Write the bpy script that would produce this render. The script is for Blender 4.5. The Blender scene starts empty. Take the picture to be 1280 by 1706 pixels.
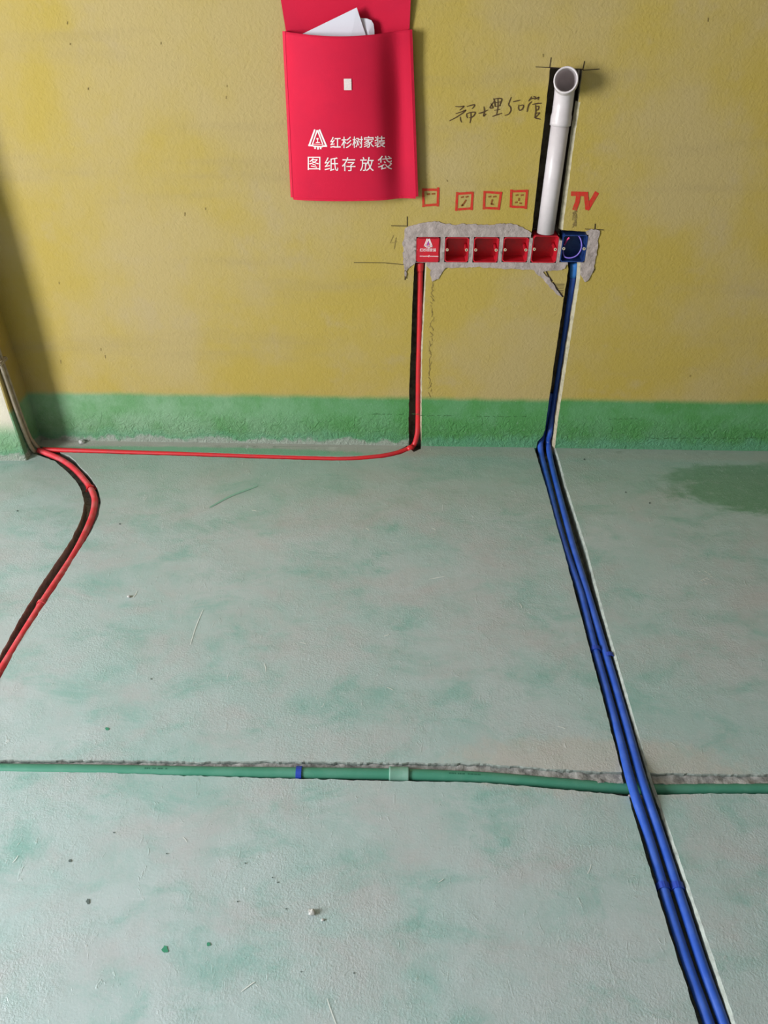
import bpy, bmesh, math, random
from mathutils import Vector, Matrix, noise
from mathutils.geometry import delaunay_2d_cdt

random.seed(7)
scene = bpy.context.scene
C = scene.collection

# ------------------------------------------------------------------ camera
CAM = Vector((0.0, 0.0, 1.447))
F = 1282.0
PITCH, YAW, ROLL = 37.0, 1.8, -0.1
RM = (Matrix.Rotation(math.radians(YAW), 3, 'Z') @ Matrix.Rotation(math.radians(90 - PITCH), 3, 'X')
      @ Matrix.Rotation(math.radians(ROLL), 3, 'Z'))
cd = bpy.data.cameras.new('camera')
cam = bpy.data.objects.new('camera', cd)
C.objects.link(cam)
cam.matrix_world = Matrix.Translation(CAM) @ RM.to_4x4()
cd.sensor_fit = 'HORIZONTAL'
cd.sensor_width = 36.0
cd.lens = 36.0 * F / 1280.0
cd.clip_start = 0.02
scene.camera = cam

# ------------------------------------------------------------------ world, daylight, exposure
w = bpy.data.worlds.new('world')
scene.world = w
w.use_nodes = True
bg = w.node_tree.nodes['Background']
bg.inputs[0].default_value = (0.80, 0.90, 1.0, 1)
bg.inputs[1].default_value = 1.0
ld = bpy.data.lights.new('window_daylight', 'AREA')
ld.shape = 'RECTANGLE'
ld.size = 1.7
ld.size_y = 1.4
ld.energy = 315
ld.color = (0.93, 0.96, 1.0)
lo = bpy.data.objects.new('window_daylight', ld)
C.objects.link(lo)
lo.location = (-3.42, -0.275, 1.45)
lo.rotation_euler = (0, math.radians(-90), 0)
scene.view_settings.view_transform = 'Standard'
scene.view_settings.look = 'None'
scene.view_settings.exposure = 0.0
scene.view_settings.gamma = 1.0
scene.view_settings.use_curve_mapping = False

D = 2.31            # distance of the back wall


def ray(px, py):
    return RM @ Vector((px - 640.0, 853.0 - py, -F))


def pw(px, py, y=D):                       # photo point -> (X, Z) on a plane parallel to the wall
    d = ray(px, py)
    t = y / d.y
    return (d.x * t, CAM.z + d.z * t)


def pf(px, py, z=0.0):                     # photo point -> (X, Y) on the floor (or a level)
    d = ray(px, py)
    t = (z - CAM.z) / d.z
    return (d.x * t, d.y * t)


def W3(px, py, y=D):
    a = pw(px, py, y)
    return Vector((a[0], y, a[1]))


def F3(px, py, z=0.0):
    a = pf(px, py, z)
    return Vector((a[0], a[1], z))


# ------------------------------------------------------------------ materials
class NT:
    def __init__(s, name, rough=0.6, spec=0.3):
        s.m = bpy.data.materials.new(name)
        s.m.use_nodes = True
        s.t = s.m.node_tree
        s.b = s.t.nodes['Principled BSDF']
        s.b.inputs['Roughness'].default_value = rough
        s.b.inputs['Specular IOR Level'].default_value = spec
        tc = s.t.nodes.new('ShaderNodeTexCoord')
        s.co = tc.outputs['Object']

    def link(s, a, b):
        s.t.links.new(a, b)

    def noise(s, scale, detail=4, rough=0.55, co=None, dist=0.0):
        n = s.t.nodes.new('ShaderNodeTexNoise')
        n.inputs['Scale'].default_value = scale
        n.inputs['Detail'].default_value = detail
        n.inputs['Roughness'].default_value = rough
        n.inputs['Distortion'].default_value = dist
        s.link(co or s.co, n.inputs['Vector'])
        return n.outputs['Fac']

    def mapped(s, scale=(1, 1, 1), loc=(0, 0, 0)):
        n = s.t.nodes.new('ShaderNodeMapping')
        n.inputs['Scale'].default_value = scale
        n.inputs['Location'].default_value = loc
        s.link(s.co, n.inputs['Vector'])
        return n.outputs[0]

    def ramp(s, x, a, b, lo=0.0, hi=1.0):
        n = s.t.nodes.new('ShaderNodeMapRange')
        n.interpolation_type = 'SMOOTHSTEP'
        n.inputs[1].default_value = a
        n.inputs[2].default_value = b
        n.inputs[3].default_value = lo
        n.inputs[4].default_value = hi
        s.link(x, n.inputs[0])
        return n.outputs[0]

    def math(s, op, a, b=None):
        n = s.t.nodes.new('ShaderNodeMath')
        n.operation = op
        for i, v in enumerate((a, b)):
            if v is None:
                continue
            if isinstance(v, (int, float)):
                n.inputs[i].default_value = v
            else:
                s.link(v, n.inputs[i])
        return n.outputs[0]

    def mix(s, fac, a, b):
        n = s.t.nodes.new('ShaderNodeMix')
        n.data_type = 'RGBA'
        for k, v in ((0, fac), (6, a), (7, b)):
            if isinstance(v, (int, float)):
                n.inputs[k].default_value = v
            elif isinstance(v, tuple):
                n.inputs[k].default_value = (*v, 1)
            else:
                s.link(v, n.inputs[k])
        return n.outputs[2]

    def xyz(s):
        n = s.t.nodes.new('ShaderNodeSeparateXYZ')
        s.link(s.co, n.inputs[0])
        return n.outputs

    def color(s, c):
        if isinstance(c, tuple):
            s.b.inputs['Base Color'].default_value = (*c, 1)
        else:
            s.link(c, s.b.inputs['Base Color'])

    def bump(s, h, strength=0.3, dist=0.002):
        n = s.t.nodes.new('ShaderNodeBump')
        n.inputs['Strength'].default_value = strength
        n.inputs['Distance'].default_value = dist
        s.link(h, n.inputs['Height'])
        s.link(n.outputs[0], s.b.inputs['Normal'])


def ellipse_mask(n, axes, centre, radii, wob, soft=0.5):
    """worn or painted patch with its own outline on a surface: 1 inside, 0 outside"""
    x = n.xyz()
    a = n.math('DIVIDE', n.math('SUBTRACT', x[axes[0]], centre[0]), radii[0])
    b = n.math('DIVIDE', n.math('SUBTRACT', x[axes[1]], centre[1]), radii[1])
    r = n.math('ADD', n.math('MULTIPLY', a, a), n.math('MULTIPLY', b, b))
    r = n.math('ADD', r, wob)
    return n.ramp(r, 1.0 - soft, 1.0 + soft, 1.0, 0.0)


def mat_wall(name, front=False):
    n = NT(name, 0.75, 0.2)
    x = n.xyz()
    big = n.noise(2.3, 5, 0.6)
    mid = n.noise(8, 6, 0.6, n.mapped((1, 1, 1), (3.1, 0, 1.7)))
    fine = n.noise(70, 4, 0.6)
    col = n.mix(n.ramp(big, 0.36, 0.64), (0.43, 0.315, 0.068), (0.435, 0.33, 0.135))
    col = n.mix(n.ramp(mid, 0.55, 0.75, 0, 0.45), col, (0.42, 0.325, 0.18))
    streak = n.noise(3.0, 5, 0.6, n.mapped((0.35, 1, 3.2), (0, 0, 5.3)))
    col = n.mix(n.ramp(streak, 0.52, 0.74, 0, 0.35), col, (0.34, 0.26, 0.12))
    col = n.mix(n.ramp(fine, 0.62, 0.8, 0, 0.25), col, (0.30, 0.22, 0.06))
    if front:
        col = n.mix(n.ramp(mid, 0.35, 0.6), (0.62, 0.56, 0.44), (0.56, 0.50, 0.40))
    # sprayed green skirting band
    edge = n.math('ADD', x[2], n.math('MULTIPLY', n.math('SUBTRACT', big, 0.5), 0.02))
    edge = n.math('ADD', edge, n.math('MULTIPLY', n.math('SUBTRACT', mid, 0.5), 0.02))
    top = 0.155 if front else 0.190
    gm = n.ramp(edge, top - (0.06 if front else 0.013), top + 0.013, 1, 0)
    g = n.mix(n.ramp(mid, 0.38, 0.62), (0.070, 0.245, 0.065), (0.095, 0.275, 0.105))
    # scuffed dusty paint towards the left end of the wall
    dust = n.math('MULTIPLY', n.ramp(x[0], -1.1, 0.15, 1, 0.12), n.ramp(mid, 0.25, 0.7, 0.35, 1))
    g = n.mix(n.math('MULTIPLY', dust, 0.75), g, (0.27, 0.40, 0.26))
    low = n.math('ADD', x[2], n.math('MULTIPLY', n.math('SUBTRACT', n.noise(14, 6, 0.65), 0.5), 0.10))
    g = n.mix(n.ramp(low, 0.010, 0.06, 0.65, 0), g, (0.12, 0.32, 0.20))
    speck = n.noise(130, 3, 0.6)
    g = n.mix(n.ramp(speck, 0.62, 0.75, 0, 0.35), g, (0.33, 0.45, 0.34))
    col = n.mix(gm, col, g)
    # bare grey base strip along the left part of the wall foot
    base = n.math('MULTIPLY', n.ramp(low, 0.012, 0.03, 1, 0), n.ramp(x[0], -0.05, 0.12, 1, 0))
    col = n.mix(n.math('MULTIPLY', base, 0.85), col, (0.36, 0.37, 0.32))
    n.color(col)
    peel = n.noise(160, 3, 0.6)
    lump = n.noise(48, 5, 0.65, None, 1.2)
    h = n.math('ADD', n.math('MULTIPLY', peel, 0.5), n.math('MULTIPLY', lump, n.ramp(x[2], 0.03, 0.15, 9.0, 0.6)))
    n.bump(h, 0.5, 0.0045)
    return n.m


def mat_floor():
    n = NT('floor_concrete', 0.44, 0.62)
    x = n.xyz()
    big = n.noise(2.6, 7, 0.62, None, 0.4)
    mid = n.noise(6.0, 8, 0.66, n.mapped((1, 1.7, 1), (4.2, 1.1, 0)), 0.5)
    sm = n.noise(26, 6, 0.68, n.mapped((1, 1, 1), (9.3, 2.4, 0)))
    fine = n.noise(230, 3, 0.6)
    col = n.mix(n.ramp(big, 0.30, 0.70), (0.405, 0.465, 0.465), (0.315, 0.435, 0.415))
    col = n.mix(n.ramp(mid, 0.44, 0.76, 0, 0.85), col, (0.165, 0.36, 0.31))
    pink = n.noise(4.0, 8, 0.66, n.mapped((1, 1.4, 1), (1.2, 7.7, 0)), 0.4)
    col = n.mix(n.ramp(pink, 0.42, 0.72, 0, 0.85), col, (0.40, 0.405, 0.405))
    col = n.mix(n.ramp(sm, 0.55, 0.78, 0, 0.45), col, (0.47, 0.50, 0.49))
    # green paint patch left on the screed at the right
    c = pf(1262, 812)
    blot = n.noise(7.5, 6, 0.62, n.mapped((1, 1.6, 1), (2.2, 5.1, 0)), 0.6)
    gm = ellipse_mask(n, (0, 1), c, (0.29, 0.135), n.math('MULTIPLY', n.math('SUBTRACT', blot, 0.5), 3.2), 0.45)
    gm = n.math('MULTIPLY', gm, n.ramp(sm, 0.52, 0.72, 0.9, 0.5))
    col = n.mix(gm, col, (0.055, 0.21, 0.10))
    # greener screed towards the wall
    nw = n.math('ADD', x[1], n.math('MULTIPLY', n.math('SUBTRACT', mid, 0.5), 0.5))
    col = n.mix(n.ramp(nw, 1.75, 2.2, 0, 0.45), col, (0.235, 0.325, 0.25))
    # bare ledge in front of the wall
    wy = n.math('ADD', x[1], n.math('MULTIPLY', n.math('SUBTRACT', sm, 0.5), 0.05))
    led = n.math('MULTIPLY', n.ramp(wy, D - 0.085, D - 0.045), n.ramp(x[0], 0.0, 0.25, 0.85, 0.45))
    col = n.mix(led, col, (0.36, 0.34, 0.29))
    # green painted lip behind the red conduit
    c = pf(330, 752)
    lip = ellipse_mask(n, (0, 1), c, (0.58, 0.028), n.math('MULTIPLY', n.math('SUBTRACT', sm, 0.5), 1.4), 0.5)
    col = n.mix(n.math('MULTIPLY', lip, 0.7), col, (0.11, 0.36, 0.20))
    # bare cement dust beside the trenches
    c = pf(1000, 1275)
    du = ellipse_mask(n, (0, 1), c, (0.30, 0.07), n.math('MULTIPLY', n.math('SUBTRACT', sm, 0.5), 2.5), 0.6)
    col = n.mix(n.math('MULTIPLY', du, 0.6), col, (0.45, 0.42, 0.38))
    zone = n.ramp(n.noise(3.2, 6, 0.6, n.mapped((1, 1, 1), (6.6, 3.3, 0))), 0.40, 0.62)
    scuff = n.noise(55, 5, 0.72, n.mapped((1.0, 0.45, 1), (0, 0, 0)), 1.2)
    col = n.mix(n.math('MULTIPLY', n.ramp(scuff, 0.62, 0.72), n.math('ADD', n.math('MULTIPLY', zone, 0.5), 0.15)), col, (0.60, 0.62, 0.60))
    col = n.mix(n.ramp(fine, 0.60, 0.72, 0, 0.35), col, (0.60, 0.63, 0.61))
    col = n.mix(n.ramp(fine, 0.28, 0.40, 0.30, 0), col, (0.20, 0.27, 0.25))
    n.color(col)
    h = n.math('MULTIPLY', fine, n.math('ADD', n.math('MULTIPLY', zone, 0.7), 0.2))
    h = n.math('ADD', h, n.math('MULTIPLY', n.ramp(scuff, 0.58, 0.74), 0.55))
    h = n.math('ADD', h, n.math('MULTIPLY', n.noise(95, 5, 0.65), n.math('ADD', n.math('MULTIPLY', zone, 0.55), 0.12)))
    n.bump(h, 0.42, 0.0035)
    return n.m


def mat_plain(name, col, rough=0.5, spec=0.4, var=0.0, scale=40, col2=None, bump=0.0, bscale=200):
    n = NT(name, rough, spec)
    if col2 or var:
        c2 = col2 or tuple(v * (1 - var) for v in col)
        n.color(n.mix(n.ramp(n.noise(scale, 5, 0.6), 0.40, 0.66), col, c2))
    else:
        n.color(col)
    if bump:
        n.bump(n.noise(bscale, 4, 0.6), bump, 0.003)
    return n.m


M = {}
M['wall'] = mat_wall('wall_yellow_green_paint')
M['pier'] = mat_wall('pier_front_plaster', True)
M['floor'] = mat_floor()
M['plaster'] = mat_plain('cut_plaster', (0.46, 0.405, 0.28), 0.85, 0.1, 0.25, 60, None, 0.5, 150)
M['masonry'] = mat_plain('cut_masonry', (0.20, 0.165, 0.12), 0.9, 0.1, 0.5, 30, None, 0.7, 90)
M['screed'] = mat_plain('cut_screed', (0.40, 0.44, 0.40), 0.85, 0.1, 0.3, 50, None, 0.6, 120)
M['rubble'] = mat_plain('trench_cement', (0.36, 0.345, 0.32), 0.95, 0.1, 0.45, 45, None, 0.8, 90)
M['trenchside'] = mat_plain('trench_side', (0.25, 0.285, 0.26), 0.9, 0.1, 0.35, 40, None, 0.7, 110)
M['mortar'] = mat_plain('grey_mortar', (0.42, 0.345, 0.315), 0.9, 0.1, 0, 40, (0.33, 0.27, 0.245), 1.0, 90)
M['ceil'] = mat_plain('ceiling_plaster', (0.36, 0.355, 0.34), 0.9, 0.1, 0.1, 3)
M['shell'] = mat_plain('room_plaster', (0.27, 0.255, 0.22), 0.9, 0.1, 0.1, 3)
M['frame'] = mat_plain('window_frame_white', (0.75, 0.75, 0.73), 0.4, 0.4)
M['red'] = mat_plain('red_pvc', (0.66, 0.022, 0.028), 0.38, 0.45, 0, 25, (0.56, 0.03, 0.04))
M['red_dusty'] = mat_plain('red_pvc_dusty', (0.66, 0.045, 0.06), 0.5, 0.35, 0, 30, (0.60, 0.12, 0.13))
M['redbox'] = mat_plain('red_box_plastic', (0.58, 0.012, 0.025), 0.35, 0.45, 0, 60, (0.50, 0.015, 0.03))
M['bluebox'] = mat_plain('blue_box_plastic', (0.012, 0.035, 0.16), 0.35, 0.45, 0, 60, (0.02, 0.06, 0.2))
M['blue'] = mat_plain('blue_pvc', (0.022, 0.085, 0.43), 0.32, 0.5, 0, 30, (0.042, 0.112, 0.46))
M['bluefit'] = mat_plain('blue_fitting', (0.04, 0.20, 0.60), 0.35, 0.5)
M['blueclip'] = mat_plain('blue_clip', (0.02, 0.055, 0.36), 0.4, 0.4)
M['green'] = mat_plain('green_ppr', (0.052, 0.225, 0.145), 0.42, 0.4, 0, 18, (0.075, 0.25, 0.17))
M['greenfit'] = mat_plain('green_ppr_coupling', (0.155, 0.325, 0.245), 0.45, 0.4, 0, 60, (0.19, 0.34, 0.27))
M['white'] = mat_plain('white_pvc', (0.66, 0.59, 0.585), 0.32, 0.5, 0, 30, (0.62, 0.55, 0.55))
M['dust'] = mat_plain('dusty_conduit', (0.40, 0.33, 0.24), 0.7, 0.2, 0.2, 60)
M['bag'] = mat_plain('red_nonwoven', (0.60, 0.012, 0.045), 0.75, 0.15, 0, 8, (0.56, 0.012, 0.045), 0.25, 900)
M['bagseam'] = mat_plain('red_seam_tape', (0.66, 0.014, 0.05), 0.65, 0.2, 0, 60, (0.60, 0.014, 0.045))
M['print'] = mat_plain('white_print', (0.86, 0.74, 0.72), 0.7, 0.2)
M['velcro'] = mat_plain('velcro', (0.80, 0.68, 0.64), 0.8, 0.1, 0.1, 300)
M['paper'] = mat_plain('paper', (0.68, 0.655, 0.71), 0.7, 0.2)
M['brass'] = mat_plain('brass_insert', (0.62, 0.52, 0.34), 0.35, 0.6)
M['boreshade'] = mat_plain('dark_bore_shade', (0.03, 0.02, 0.02), 0.8, 0.1)
M['ink'] = mat_plain('black_marker', (0.045, 0.030, 0.022), 0.8, 0.1)
M['pencil'] = mat_plain('pencil', (0.30, 0.215, 0.08), 0.9, 0.1, 0.4, 200)
M['crack'] = mat_plain('crack', (0.06, 0.15, 0.055), 0.9, 0.1, 0.4, 200)
M['marker'] = mat_plain('brown_black_marker', (0.085, 0.05, 0.025), 0.8, 0.1)
M['scrape'] = mat_plain('green_scrape', (0.22, 0.39, 0.30), 0.7, 0.2)
M['spray'] = mat_plain('red_spray', (0.58, 0.03, 0.022), 0.75, 0.15, 0, 120, (0.46, 0.07, 0.03))
M['sprayin'] = mat_plain('brown_spray_dots', (0.27, 0.085, 0.025), 0.8, 0.1)
M['purple'] = mat_plain('purple_wire', (0.20, 0.13, 0.55), 0.35, 0.5)
M['pinkwire'] = mat_plain('pink_wire', (0.75, 0.06, 0.20), 0.4, 0.4)
M['stone'] = mat_plain('pale_stone', (0.55, 0.54, 0.51), 0.9, 0.1, 0.3, 200)
M['spot'] = mat_plain('green_paint_spot', (0.045, 0.24, 0.14), 0.6, 0.3)
M['darkspot'] = mat_plain('dark_spot', (0.10, 0.13, 0.12), 0.8, 0.2)
M['scratch'] = mat_plain('scratch_bare', (0.66, 0.68, 0.63), 0.9, 0.1)
M['printdark'] = mat_plain('pipe_print', (0.03, 0.14, 0.09), 0.6, 0.2)
M['violet'] = mat_plain('logo_violet', (0.35, 0.10, 0.45), 0.6, 0.2)


# ------------------------------------------------------------------ helpers
def obj(name, me, mats=None, parent=None):
    o = bpy.data.objects.new(name, me)
    C.objects.link(o)
    if mats:
        for m in (mats if isinstance(mats, (list, tuple)) else [mats]):
            me.materials.append(M[m] if isinstance(m, str) else m)
    if parent:
        o.parent = parent
    return o


def pmesh(name, vs, fs, mats, parent=None, smooth=False, mi=None):
    me = bpy.data.meshes.new(name)
    me.from_pydata([tuple(v) for v in vs], [], fs)
    if smooth:
        me.polygons.foreach_set('use_smooth', [True] * len(me.polygons))
    if mi:
        me.polygons.foreach_set('material_index', mi)
    me.update()
    return obj(name, me, mats, parent)


def tag(o, label, cat, group=None):
    o['label'] = label
    o['category'] = cat
    if group:
        o['group'] = group
    return o


def thing(name, label, cat, loc=(0, 0, 0), group=None):
    """an Empty at the thing's base; parts are built in world coordinates and parented with the inverse"""
    o = bpy.data.objects.new(name, None)
    C.objects.link(o)
    o.location = loc
    o.empty_display_size = 0.05
    return tag(o, label, cat, group)


def adopt(parent, *kids):
    for k in kids:
        k.parent = parent
        k.matrix_parent_inverse = Matrix.Translation(-Vector(parent.location))


def struct(o):
    o['kind'] = 'structure'
    return o


def bbox_mesh(name, boxes, mats, parent=None, bevel=0.0):
    bm = bmesh.new()
    for (x0, x1, y0, y1, z0, z1) in boxes:
        r = bmesh.ops.create_cube(bm, size=1)
        for v in r['verts']:
            v.co = Vector(((x0 + x1) / 2 + v.co.x * (x1 - x0), (y0 + y1) / 2 + v.co.y * (y1 - y0),
                           (z0 + z1) / 2 + v.co.z * (z1 - z0)))
    if bevel:
        bmesh.ops.bevel(bm, geom=bm.edges[:], offset=bevel, segments=2, affect='EDGES')
    me = bpy.data.meshes.new(name)
    bm.to_mesh(me)
    bm.free()
    return obj(name, me, mats, parent)


def catmull(pts, step=0.012):
    P = [Vector(p) for p in pts]
    P = [P[0] * 2 - P[1]] + P + [P[-1] * 2 - P[-2]]
    out = []
    for i in range(1, len(P) - 2):
        n = max(2, int((P[i + 1] - P[i]).length / step))
        for k in range(n):
            t = k / n
            a, b, c, d = P[i - 1], P[i], P[i + 1], P[i + 2]
            out.append(0.5 * ((2 * b) + (c - a) * t + (2 * a - 5 * b + 4 * c - d) * t * t
                              + (3 * b - a - 3 * c + d) * t ** 3))
    out.append(P[-2])
    return out


def frames(path):
    T = []
    for i in range(len(path)):
        a, b = path[max(0, i - 1)], path[min(len(path) - 1, i + 1)]
        T.append((b - a).normalized())
    up = Vector((0.123, 0.2, 1)).normalized()
    if abs(T[0].dot(up)) > 0.95:
        up = Vector((0, 1, 0))
    N = (up - T[0] * up.dot(T[0])).normalized()
    out = []
    for t in T:
        N = (N - t * N.dot(t)).normalized()
        out.append((t, N, t.cross(N)))
    return out


def sweep(path, radii, seg=16, cap=True, wob=0.0):
    """vertices and faces of a round tube along path with a radius (or radius list)"""
    if isinstance(radii, (int, float)):
        radii = [radii] * len(path)
    fr = frames(path)
    vs, fs = [], []
    for p, r, (t, n, b) in zip(path, radii, fr):
        for k in range(seg):
            a = 2 * math.pi * k / seg
            vs.append(p + (n * math.cos(a) + b * math.sin(a)) * r)
    for i in range(len(path) - 1):
        for k in range(seg):
            k2 = (k + 1) % seg
            fs.append((i * seg + k, i * seg + k2, (i + 1) * seg + k2, (i + 1) * seg + k))
    if cap:
        fs.append(tuple(range(seg))[::-1])
        fs.append(tuple((len(path) - 1) * seg + k for k in range(seg)))
    return vs, fs


def tube(name, path, r, mat, parent=None, seg=16, cap=True):
    vs, fs = sweep(path, r, seg, cap)
    return pmesh(name, vs, fs, mat, parent, True)


def ribbon(polys, width, to3d, taper=False):
    """flat stroke geometry (marker, paint, print): list of 2D polylines -> verts, faces"""
    vs, fs = [], []
    for pl in polys:
        if len(pl) < 2:
            continue
        P = [Vector(p) for p in pl]
        base = len(vs)
        m = len(P)
        for i in range(m):
            a, b = P[max(0, i - 1)], P[min(m - 1, i + 1)]
            t = (b - a).normalized()
            n = Vector((-t.y, t.x))
            ww = width * (0.5 if not taper else 0.5 * (0.45 + 0.55 * math.sin(math.pi * (0.12 + 0.76 * i / max(1, m - 1)))))
            e = t * width * 0.3 * (-1 if i == 0 else (1 if i == m - 1 else 0))
            vs.append(to3d(P[i] + n * ww + e))
            vs.append(to3d(P[i] - n * ww + e))
        for i in range(m - 1):
            fs.append((base + 2 * i, base + 2 * i + 1, base + 2 * i + 3, base + 2 * i + 2))
    return vs, fs


def smooth2d(pl, n=5):
    if len(pl) < 3:
        return pl
    P = [Vector((p[0], p[1], 0)) for p in pl]
    P = [P[0] * 2 - P[1]] + P + [P[-1] * 2 - P[-2]]
    out = []
    for i in range(1, len(P) - 2):
        a, b, c, d = P[i - 1], P[i], P[i + 1], P[i + 2]
        for k in range(n):
            t = k / n
            q = 0.5 * ((2 * b) + (c - a) * t + (2 * a - 5 * b + 4 * c - d) * t * t + (3 * b - a - 3 * c + d) * t ** 3)
            out.append((q.x, q.y))
    out.append((P[-2].x, P[-2].y))
    return out


def resample(poly, step, jit, closed=True):
    """cut outline with chipped edges"""
    out = []
    n = len(poly)
    for i in range(n if closed else n - 1):
        a, b = Vector(poly[i]), Vector(poly[(i + 1) % n])
        k = max(1, int((b - a).length / step))
        t = (b - a).normalized() if (b - a).length > 1e-9 else Vector((1, 0))
        nn = Vector((-t.y, t.x))
        for j in range(k):
            p = a.lerp(b, j / k)
            q = Vector((p.x * 55, p.y * 55, 3.3))
            w_ = noise.noise(q) * jit + noise.noise(q * 4.0) * jit * 0.7
            out.append(p + nn * w_)
    return out


def slab(name, dom, regs, grid, spacing, to3d, mats, amp=0.0003, skip=(), skin=0.014, dense=None):
    """surface cut with trenches. regs: (polygon, depth, material index of bottom, roughness of bottom, step, jitter);
    the last region that holds a triangle wins; a region with 'patch' depth < 0 stands proud and becomes its own mesh"""
    verts, faces = [], []

    def addpoly(p):
        p = [Vector((q[0], q[1])) for q in p]
        if sum(p[i - 1].x * p[i].y - p[i].x * p[i - 1].y for i in range(len(p))) < 0:
            p.reverse()
        s = len(verts)
        verts.extend(p)
        faces.append(list(range(s, len(verts))))
    addpoly(dom)
    for r in regs:
        addpoly(resample(r[0], r[4], r[5]))
    x0, x1, y0, y1 = grid
    nx, ny = int((x1 - x0) / spacing), int((y1 - y0) / spacing)
    rnd = random.Random(3)
    for i in range(nx + 1):
        for j in range(ny + 1):
            verts.append(Vector((x0 + (i + rnd.uniform(-.3, .3)) * spacing, y0 + (j + rnd.uniform(-.3, .3)) * spacing)))
    if dense:
        x0, x1, y0, y1, sp = dense
        for i in range(int((x1 - x0) / sp) + 1):
            for j in range(int((y1 - y0) / sp) + 1):
                verts.append(Vector((x0 + (i + rnd.uniform(-.35, .35)) * sp, y0 + (j + rnd.uniform(-.35, .35)) * sp)))
    ov, oe, of, _, _, off = delaunay_2d_cdt(verts, [], faces, 0, 1e-6)
    tris, lev = [], []
    for f, src in zip(of, off):
        if 0 not in src:
            continue
        g = max(src)
        tris.append(f)
        lev.append(g)          # 0 surface, k region k-1
    VS, FS, MI, SM = [], [], [], []
    PV, PF = {}, {}
    idx = {}

    def depth(g, p=None):
        if g == 0:
            return 0.0
        d = regs[g - 1][1]
        if isinstance(d, tuple):            # chamfer: nominal depth for sorting, real depth from a function
            return d[0] if p is None else d[1](p)
        return d

    def rough(p, g):
        if g == 0:
            return amp * noise.noise(Vector((p.x * 30, p.y * 30, 0)))
        a = regs[g - 1][3]
        return a * (noise.noise(Vector((p.x * 45, p.y * 45, g))) + 0.6 * noise.noise(Vector((p.x * 130, p.y * 130, g))))

    def vid(i, g):
        k = (i, g)
        if k not in idx:
            idx[k] = len(VS)
            VS.append(to3d(ov[i], depth(g, ov[i]) + rough(ov[i], g)))
        return idx[k]
    patch = {}
    edges = {}
    for f, g in zip(tris, lev):
        if g and g in skip:
            pass
        elif g and depth(g) < 0:
            d = patch.setdefault(g, ({}, [], []))
            fl = []
            for i in f:
                if i not in d[0]:
                    d[0][i] = len(d[1])
                    d[1].append(to3d(ov[i], depth(g) + rough(ov[i], g)))
                fl.append(d[0][i])
            d[2].append(tuple(fl))
        else:
            FS.append(tuple(vid(i, g) for i in f))
            MI.append(0 if g == 0 else regs[g - 1][2])
            SM.append(True)
        for a, b in ((f[0], f[1]), (f[1], f[2]), (f[2], f[0])):
            edges.setdefault((min(a, b), max(a, b)), []).append((g, a, b))
    for (a_, b_), ls in edges.items():
        if len(ls) != 2 or ls[0][0] == ls[1][0]:
            continue
        (g1, a, b), (g2, _, _) = ls
        d1, d2 = depth(g1), depth(g2)
        if d1 > d2:
            g1, g2, a, b = g2, g1, b, a
            d1, d2 = d2, d1
        # shallow side g1; a->b runs with the shallow triangle on its left
        cuts = [(depth(g1, ov[a]) + rough(ov[a], g1), depth(g1, ov[b]) + rough(ov[b], g1))]
        mid = max(d1, 0) + skin
        if d2 - max(d1, 0) > skin * 1.3:
            cuts.append((mid, mid))
        cuts.append((depth(g2, ov[a]) + rough(ov[a], g2), depth(g2, ov[b]) + rough(ov[b], g2)))
        if d1 < 0:              # proud patch keeps its skirt
            pv = patch[g1]
            s = len(pv[1])
            for (ca, cb) in (cuts[0], (0.004, 0.004)):
                pv[1].append(to3d(ov[a], ca)); pv[1].append(to3d(ov[b], cb))
            pv[2].append((s + 1, s, s + 2, s + 3))
            if d2 <= 0.0:
                continue
            cuts[0] = (0.0, 0.0)
        for c in range(len(cuts) - 1):
            s = len(VS)
            VS.append(to3d(ov[a], cuts[c][0])); VS.append(to3d(ov[b], cuts[c][1]))
            VS.append(to3d(ov[b], cuts[c + 1][1])); VS.append(to3d(ov[a], cuts[c + 1][0]))
            FS.append((s + 1, s, s + 3, s + 2))
            MI.append(1 if c == 0 else 2)
            SM.append(False)
    me = bpy.data.meshes.new(name)
    me.from_pydata([tuple(v) for v in VS], [], FS)
    me.polygons.foreach_set('material_index', MI)
    me.polygons.foreach_set('use_smooth', SM)
    me.update()
    o = obj(name, me, mats)
    ps = {g: (d[1], d[2]) for g, d in patch.items()}
    return o, ps


def pdist(p, line):
    best = 9.0
    for i in range(len(line) - 1):
        a, b = Vector(line[i]), Vector(line[i + 1])
        t = max(0.0, min(1.0, (p - a).dot(b - a) / max(1e-12, (b - a).length_squared)))
        best = min(best, (p - a - (b - a) * t).length)
    return best


def chamfer(edge, width, deep, mat=1, step=0.008, jit=0.0012):
    """broken arris along the right-hand edge of a chase: (region for slab, edge of the chase hidden under it)"""
    inner = [(x - width, y) for x, y in edge]
    half = [(x - width * 0.5, y) for x, y in edge]

    def f(p):
        o, i = pdist(p, edge), pdist(p, inner)
        return deep * (o / max(1e-9, o + i)) ** 0.8
    return (list(edge) + inner[::-1], (0.001, f), mat, 0.0012, step, jit), half


# ------------------------------------------------------------------ the cuts
def Wp(l):
    return [pw(*p) for p in l]


def Fp(l):
    return [pf(*p) for p in l]


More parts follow.
